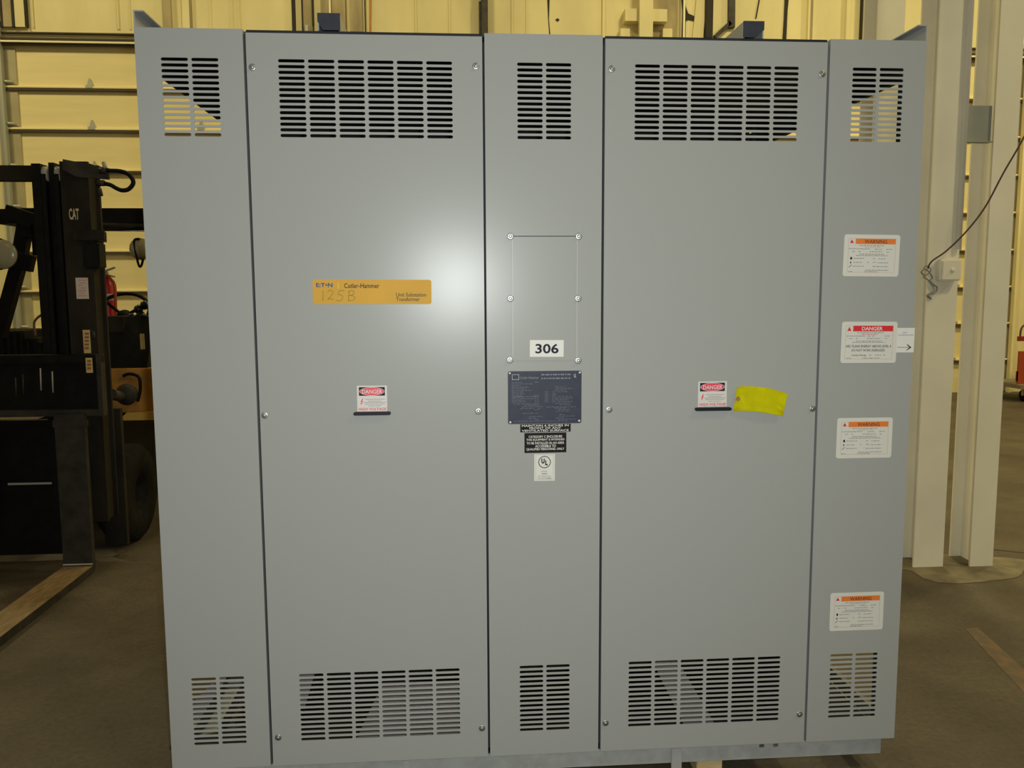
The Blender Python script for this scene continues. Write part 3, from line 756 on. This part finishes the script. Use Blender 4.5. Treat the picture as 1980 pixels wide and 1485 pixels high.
# hydraulic hose loop
hp = [(196, 330), (215, 330), (232, 331), (247, 336), (256, 346), (257, 356), (248, 366), (236, 368), (225, 364), (212, 357), (192, 354)]
MB().tube(smooth([at(u, v, MY-.06) for u, v in hp], 6), .0125, 10).build('hydraulic_hose', BLK, fl)
for u, v in ((196, 330), (192, 354)):
    MB().tube([at(u-4, v, MY-.06), at(u+10, v, MY-.06)], .018, 8).build('hose_fitting', BLK3, fl)
MB().tube([at(200, 313, MY-.06), at(204, 326, MY-.06)], .012, 8).build('grease_nipple', WIREG, fl)
for u, v, q in ((192, 365, .014), (180, 640, .01)):
    MB().tube([at(u, v, MY), at(u+3, v+14, MY)], q, 8).build('hose_fitting', BLK3, fl)
# carriage and load backrest
CY = MY-.10
zc0, zc1 = Z(150, 805, CY), Z(150, 686, CY)
fb('carriage_bar', BLK, -2.25, X(196, 690, CY), CY, CY+.05, zc1-.05, zc1, bev=.004)
fb('carriage_bar', BLK3, -2.25, X(198, 800, CY), CY, CY+.05, zc0, zc0+.04, bev=.004)
fb('carriage_plate', BLK, -2.2, X(196, 750, CY)-.0, CY+.05, CY+.07, zc0, zc1)
fb('carriage_upright', BLK3, X(189, 740, CY), X(198, 740, CY), CY-.01, CY+.05, zc0, zc1)
for u, s_ in ((78, 0), (101, 1), (44, 2), (30, 3)):
    MB().tube([at(u, 712+s_*6, CY-.012), at(u+1.5, 755+s_*4, CY-.012)], .0045, 6).build('chain_anchor_rod', BLK3 if s_ > 1 else WIREG, fl)
# fork
FX0, FX1 = -1.405, -1.235
f_ = MB()
f_.poly([(CY-.04, .045), (CY-.04, zc0+.02), (CY+.0, zc0+.02), (CY+.0, .02), (CY-.03, .0), (1.32, .0), (.95, .015), (.95, .022), (1.32, .045)], FX0, FX1, 'x')
fk = f_.build('fork', BLK3, fl)
MB().poly([(CY-.045, .046), (1.32, .046), (.95, .0235), (.95, .0245), (1.32, .048), (CY-.045, .048)], FX0, FX1, 'x').build('fork_blade_top', TAN, fk)
MB().box(FX0, FX1, CY-.046, CY-.04, .055, .062).build('heel_edge', mat('bright_scraped_edge', (.5, .48, .4), .4), fk)
fb('fork_hook', BLK3, FX0-.01, FX1+.01, CY-.045, CY, zc0-.06, zc0-.015, bev=.004)
fb('cross_tube', WIREG, X(15, 935, MY+.1), X(136, 935, MY+.1), MY+.10, MY+.105, Z(70, 937, MY+.1), Z(70, 933, MY+.1))
fb('lower_guard', BLK, -2.2, FX0+.02, MY+.11, MY+.16, .05, zc0-.05)
# drive tyre and axle cover
MB().lathe([(.12, -.09), (.30, -.09), (.33, -.06), (.33, .06), (.30, .09), (.12, .09), (.12, .02), (0, .02)], (-1.27, 3.10, .33), (1, 0, 0), 40).build('front_tyre', RUBBER, fl)
MB().lathe([(.12, -.09), (.30, -.09), (.33, -.06), (.33, .06), (.30, .09), (.12, .09), (.12, .02), (0, .02)], (-2.18, 3.12, .33), (1, 0, 0), 40).build('front_tyre', RUBBER, fl)
for x_ in (-1.25, -2.15):
    MB().lathe([(.08, -.07), (.22, -.07), (.24, -.04), (.24, .04), (.22, .07), (.08, .07), (.08, 0), (0, 0)], (x_, 4.75, .24), (1, 0, 0), 32).build('rear_tyre', RUBBER, fl)
fb('mast_skirt', BLK2, X(196, 900, MY+.2), X(238, 900, MY+.2), MY+.2, MY+.24, .07, .95)
# chassis, cowl, hood, counterweight, seat
CH = 3.35
zy0, zy1 = Z(250, 798, CH), Z(250, 713, CH)
ch = MB(); ch.box(-2.25, -1.12, CH, 4.6, zy0, zy1, .01)
ch.build('chassis', CATY, fl)
MB().poly([(X(228, 810, CH-.03), zy0-.05), (-1.10, zy0-.05), (-1.10, zy0+.01), (X(245, 800, CH-.03), zy0+.005)], CH-.03, 4.5).build('floor_step', mat('bright_machine_yellow', (.52, .3, .05), .5), fl)
fb('underframe', BLK, -2.0, -1.42, CH+.02, 4.6, .10, zy0-.05)
MB().lathe([(.0, 0), (.03, 0), (.065, .02), (.075, .06), (.05, .09), (.02, .10), (0, .10)], (X(238, 765, CH-.12), CH-.0, Z(238, 765, CH-.12)), (0, -1, 0), 20).build('tilt_cylinder_cap', BLK3, fl)
MB().tube([at(216, 762, CH-.25), at(238, 768, CH-.06)], .035, 12).build('tilt_cylinder', BLK3, fl)
MB().tube(smooth([at(238, 727, CH-.02), at(248, 723, CH-.02), at(262, 725, CH-.02), at(270, 733, CH-.02), at(271, 756, CH-.02), at(266, 776, CH-.02)], 5), .011, 8).build('hydraulic_hose', BLK, fl)
cw = MB(); cw.poly([(CH+.05, zy1), (CH+.25, Z(230, 612, CH+.25)), (CH+.45, Z(230, 612, CH+.25)), (CH+.5, zy1)], X(186, 650, CH+.1), X(286, 650, CH+.1), 'x')
cw.build('dash_cowl', BLK, fl)
fb('cowl_panel', BLK2, X(186, 620, CH+.2), X(240, 620, CH+.2), CH+.19, CH+.22, Z(200, 650, CH+.2), Z(200, 612, CH+.2))
fb('cowl_sticker', STICKY, X(273, 660, CH+.02), X(281, 660, CH+.02), CH+.0, CH+.005, Z(277, 675, CH+.02), Z(277, 645, CH+.02))
for u, v, r in ((268, 598, .035), (280, 590, .035), (272, 610, .035), (254, 612, .025), (262, 618, .035)):
    p = at(u, v, CH+.3); MB().lathe([(0, -r), (r*.7, -r*.7), (r, 0), (r*.7, r*.7), (0, r)], tuple(p), (0, 0, 1), 12).build('control_lever_knob', mat('glossy_black', (.01, .01, .01), .2), fl)
# steering wheel: tilted ring with spokes
sc_ = at(237, 603, CH+.53); n_ = Vector((.05, -.72, .69)).normalized(); u_ = n_.orthogonal().normalized(); w_ = n_.cross(u_)
ring = [sc_+(u_*math.cos(k*math.pi/14)+w_*math.sin(k*math.pi/14))*.19 for k in range(28)]
sw = MB().tube(ring, .014, 10, True).build('steering_wheel', BLK, fl)
sp = MB()
for k in (3, 12, 21): sp.tube([sc_-n_*.05, ring[k]], .012, 8)
sp.lathe([(.0, .01), (.05, 0), (.06, -.05), (.03, -.12), (.03, -.4)], tuple(sc_-n_*.03), tuple(n_), 14); sp.build('wheel_spokes', BLK, sw)
# hood and seat seen at far left
hd = MB()
for k in range(9):
    u0 = -40+k*12.5; hd.box(X(u0, 650, CH+.6), X(u0+11, 650, CH+.6), CH+.6, CH+1.1, zy1-.1, Z(u0, 640+(k > 6)*14, CH+.6), .01)
hd.build('seat_back', BLK, fl)
fb('engine_hood', BLK, -2.2, -1.2, CH+.58, 4.9, zy1-.02, zy1+.16)
cwb = MB(); cwb.box(-2.25, -1.15, 4.6, 5.25, .2, 1.0, .05); cwb.build('counterweight', CATY, fl)
# handrails
for du in (0, 17):
    MB().tube(smooth([at(100+du, 596-du*.0+du*.35, CH+.2), at(85+du*.9, 606+du*.3, CH+.2), at(72+du*.95, 615+du*.3, CH+.2), at(66+du*1.0, 626+du*.2, CH+.2), at(69+du, 650, CH+.2)], 5), .0085, 8).build('grab_rail', mat('brown_rail', (.10, .06, .03), .5), fl)
MB().tube([at(90, 645, CH+.15), at(97, 684, CH+.15)], .006, 8).build('grab_rail', CHROME, fl)
# overhead guard
GY = 3.5
gz0, gz1 = Z(100, 440, GY), Z(100, 402, GY)
fb('guard_crossbar', BLK, X(12, 410, GY), -1.08, GY, GY+.08, gz0+.03, gz1+.0, bev=.006)
MB().bar(at(14, 410, GY-.02), at(80, 432, GY-.02), .10, .08, (0, 1, 0)).build('guard_corner', BLK, fl)
MB().tube([at(188, 436, GY-.03), at(285, 438, GY-.03)], .022, 10).build('guard_crossbar', BLK2, fl)
MB().tube([at(195, 446, GY-.03), at(285, 447, GY-.03)], .004, 6).build('guard_wire', CHROME, fl)
def leg(pts, w_, name='guard_leg'):
    for a, b in zip(pts, pts[1:]): pass
    bb = MB()
    for a, b in zip(pts, pts[1:]): bb.bar(a, b, w_, .07, (0, 1, 0))
    return bb.build(name, BLK, fl)
leg([at(52, 420, GY), at(34, 520, GY), at(-2, 650, GY)], .085)
MB().bar(at(72, 428, GY), at(46, 470, GY), .05, .06, (0, 1, 0)).build('guard_gusset', BLK, fl)
leg([at(300, 420, GY), at(304, 640, GY)], .09)
for sx in (-2.2, -1.12):
    MB().bar((sx, 4.75, 1.0), (sx, 4.6, gz0+.05), .07, .07, (1, 0, 0)).build('guard_leg', BLK, fl)
    fb('guard_side_rail', BLK, sx-.035, sx+.035, GY+.08, 4.65, gz0+.03, gz1)
for k in range(5): fb('guard_slat', BLK, -2.16, -1.16, 3.75+k*.18, 3.80+k*.18, gz0+.05, gz1-.01)
# lamps
MB().lathe([(.0, 0), (.06, 0), (.105, .06), (.11, .07), (.10, .075)], at(5, 492, GY-.05), (0, -1, 0), 24).build('work_lamp', BLK, fl)
MB().lathe([(.10, 0), (.095, .012), (.05, .02), (0, .024)], at(5, 492, GY-.125), (0, -1, 0), 24).build('lamp_lens', GLASSL, fl)
MB().bar(at(22, 500, GY-.08), at(64, 511, GY-.08), .11, .06, (0, 1, 0)).build('marker_lamp', BLK, fl)
mc = at(76, 464, GY-.1); MB().box(mc.x-.055, mc.x+.04, GY-.12, GY-.06, mc.z-.135, mc.z+.135, .04).build('rear_view_mirror', BLK, fl)
MB().tube([at(45, 457, GY-.08), at(66, 457, GY-.08)], .012, 8).build('mirror_arm', BLK, fl)
lc = at(276, 482, GY-.02); MB().lathe([(0, 0), (.06, .01), (.075, .05), (.06, .08), (0, .09)], tuple(lc), (0, -1, 0), 16).build('work_lamp', GLASSL, fl)
MB().tube(smooth([at(270, 462, GY-.1), at(260, 464, GY-.1), at(261, 480, GY-.1), at(268, 512, GY-.1), at(273, 514, GY-.1), at(277, 500, GY-.1)], 5), .008, 8).build('lamp_bracket', BLK, fl)
# stickers and marks on the mast
def msticker(name, u0, u1, v0, v1, m_, Y=MY-.0012, par=None):
    return MB().box(X(u0, (v0+v1)/2, Y), X(u1, (v0+v1)/2, Y), Y, Y+.001, Z(u0, v1, Y), Z(u0, v0, Y)).build(name, m_, fl)
s1 = msticker('white_sticker', 147, 171, 537, 578, STICK)
b = MB()
for k, (a_, c_) in enumerate(((152, 168), (154, 166), (152, 160), (156, 168), (151, 167), (153, 163), (152, 168))):
    v = 541+k*5; b.box(X(a_, v, MY), X(c_, v, MY), MY-.003, MY-.0014, Z(a_, v+1.2, MY), Z(a_, v, MY))
o = b.build('sticker_print', INKPINK, s1)
msticker('yellow_sticker', 161, 175, 638, 683, STICKY); msticker('yellow_sticker', 166, 179, 692, 721, STICKY, CY-.012)
for (u0, u1, v0, v1, yy) in ((164, 172, 643, 680, MY), (169, 176, 696, 717, CY-.0125)):
    b = MB()
    n = int((v1-v0)/7)
    for k in range(n): b.box(X(u0, v0+k*7, yy), X(u1, v0+k*7, yy), yy-.004, yy-.0014, Z(u0, v0+k*7+4, yy), Z(u0, v0+k*7, yy))
    b.build('sticker_print', mat('red_brown_ink', (.3, .08, .03), .6), fl)
a, c = at(134, 425, MY-.002), at(152, 403, MY-.002)
link('mast_lettering', text_mesh('CAT', a.x, c.x, a.z, c.z, .03, y=MY-.002), mat('pale_yellow_letters', (.5, .4, .2), .6), fl)['label'] = 'pale yellow letters on the mast'

# fire extinguisher carried behind the mast
EY = 4.02
ec = at(208, 610, EY); et = at(207, 548, EY); ec.z = zy1+.161
ex = thing('fire_extinguisher', 'red fire extinguisher standing on the forklift behind the mast', 'fire extinguisher', (ec.x, EY, ec.z))
sc = (et.z-ec.z)
MB().lathe([(0, 0), (.055, 0), (.06, .02), (.06, sc-.02), (.045, sc+.03), (.025, sc+.05), (0, sc+.055)], (ec.x, EY, ec.z), (0, 0, 1), 24).build('cylinder', EXTRED, ex)
MB().lathe([(.0602, sc-.13), (.0612, sc-.129), (.0612, sc-.08), (.0602, sc-.079)], (ec.x, EY, ec.z), (0, 0, 1), 24).build('label_band', STICK, ex)
v_ = MB(); v_.box(ec.x-.02, ec.x+.02, EY-.02, EY+.02, et.z+.05, et.z+.09, .004)
v_.bar((ec.x-.01, EY, et.z+.09), (ec.x+.075, EY, et.z+.12), .02, .012); v_.bar((ec.x-.01, EY, et.z+.07), (ec.x+.07, EY, et.z+.05), .02, .012)
v_.build('valve', WIREG, ex)
MB().tube(smooth([(ec.x+.02, EY-.02, et.z+.06), (ec.x+.06, EY-.05, et.z+.03), (ec.x+.09, EY-.06, et.z-.04), (ec.x+.075, EY-.05, ec.z+.12)], 6), .011, 8).build('hose', CARTBR, ex)

# ------------------------------------------------------------------ light
def area(name, loc, size, power, col, rot=(0, 0, 0), sy=None):
    l = bpy.data.lights.new(name, 'AREA'); l.energy = power; l.color = col; l.size = size
    if sy: l.shape = 'RECTANGLE'; l.size_y = sy
    o = bpy.data.objects.new(name, l); COL.objects.link(o); o.location = loc; o.rotation_euler = rot; return o
WARM = (1, .88, .48)
for x_, y_, p_ in ((-7, 6.5, 270), (-1, 6.5, 190), (5, 6.5, 230), (11, 6.5, 330), (-7, .5, 25), (11, .5, 330), (7, -3, 260), (-2, -4.5, 40)):  # front right light added to brighten columns, right wall and floor
    area('unseen_overhead_light', (x_, y_, 8.6), .9, p_, WARM)
# the camera's own flash
fl_l = area('camera_flash', CAM+RT*.045+UP*.06-FW*.0, .04, 59, (.93, .985, .97), (0, 0, 0))
fl_l.rotation_euler = cam.matrix_world.to_euler()
wd = bpy.data.worlds.new('world'); SC.world = wd; wd.use_nodes = True
wd.node_tree.nodes['Background'].inputs[0].default_value = (1, .85, .6, 1)
wd.node_tree.nodes['Background'].inputs[1].default_value = .15
SC.view_settings.view_transform = 'Standard'; SC.view_settings.look = 'None'
SC.view_settings.exposure = 0; SC.view_settings.gamma = 1; SC.view_settings.use_curve_mapping = False
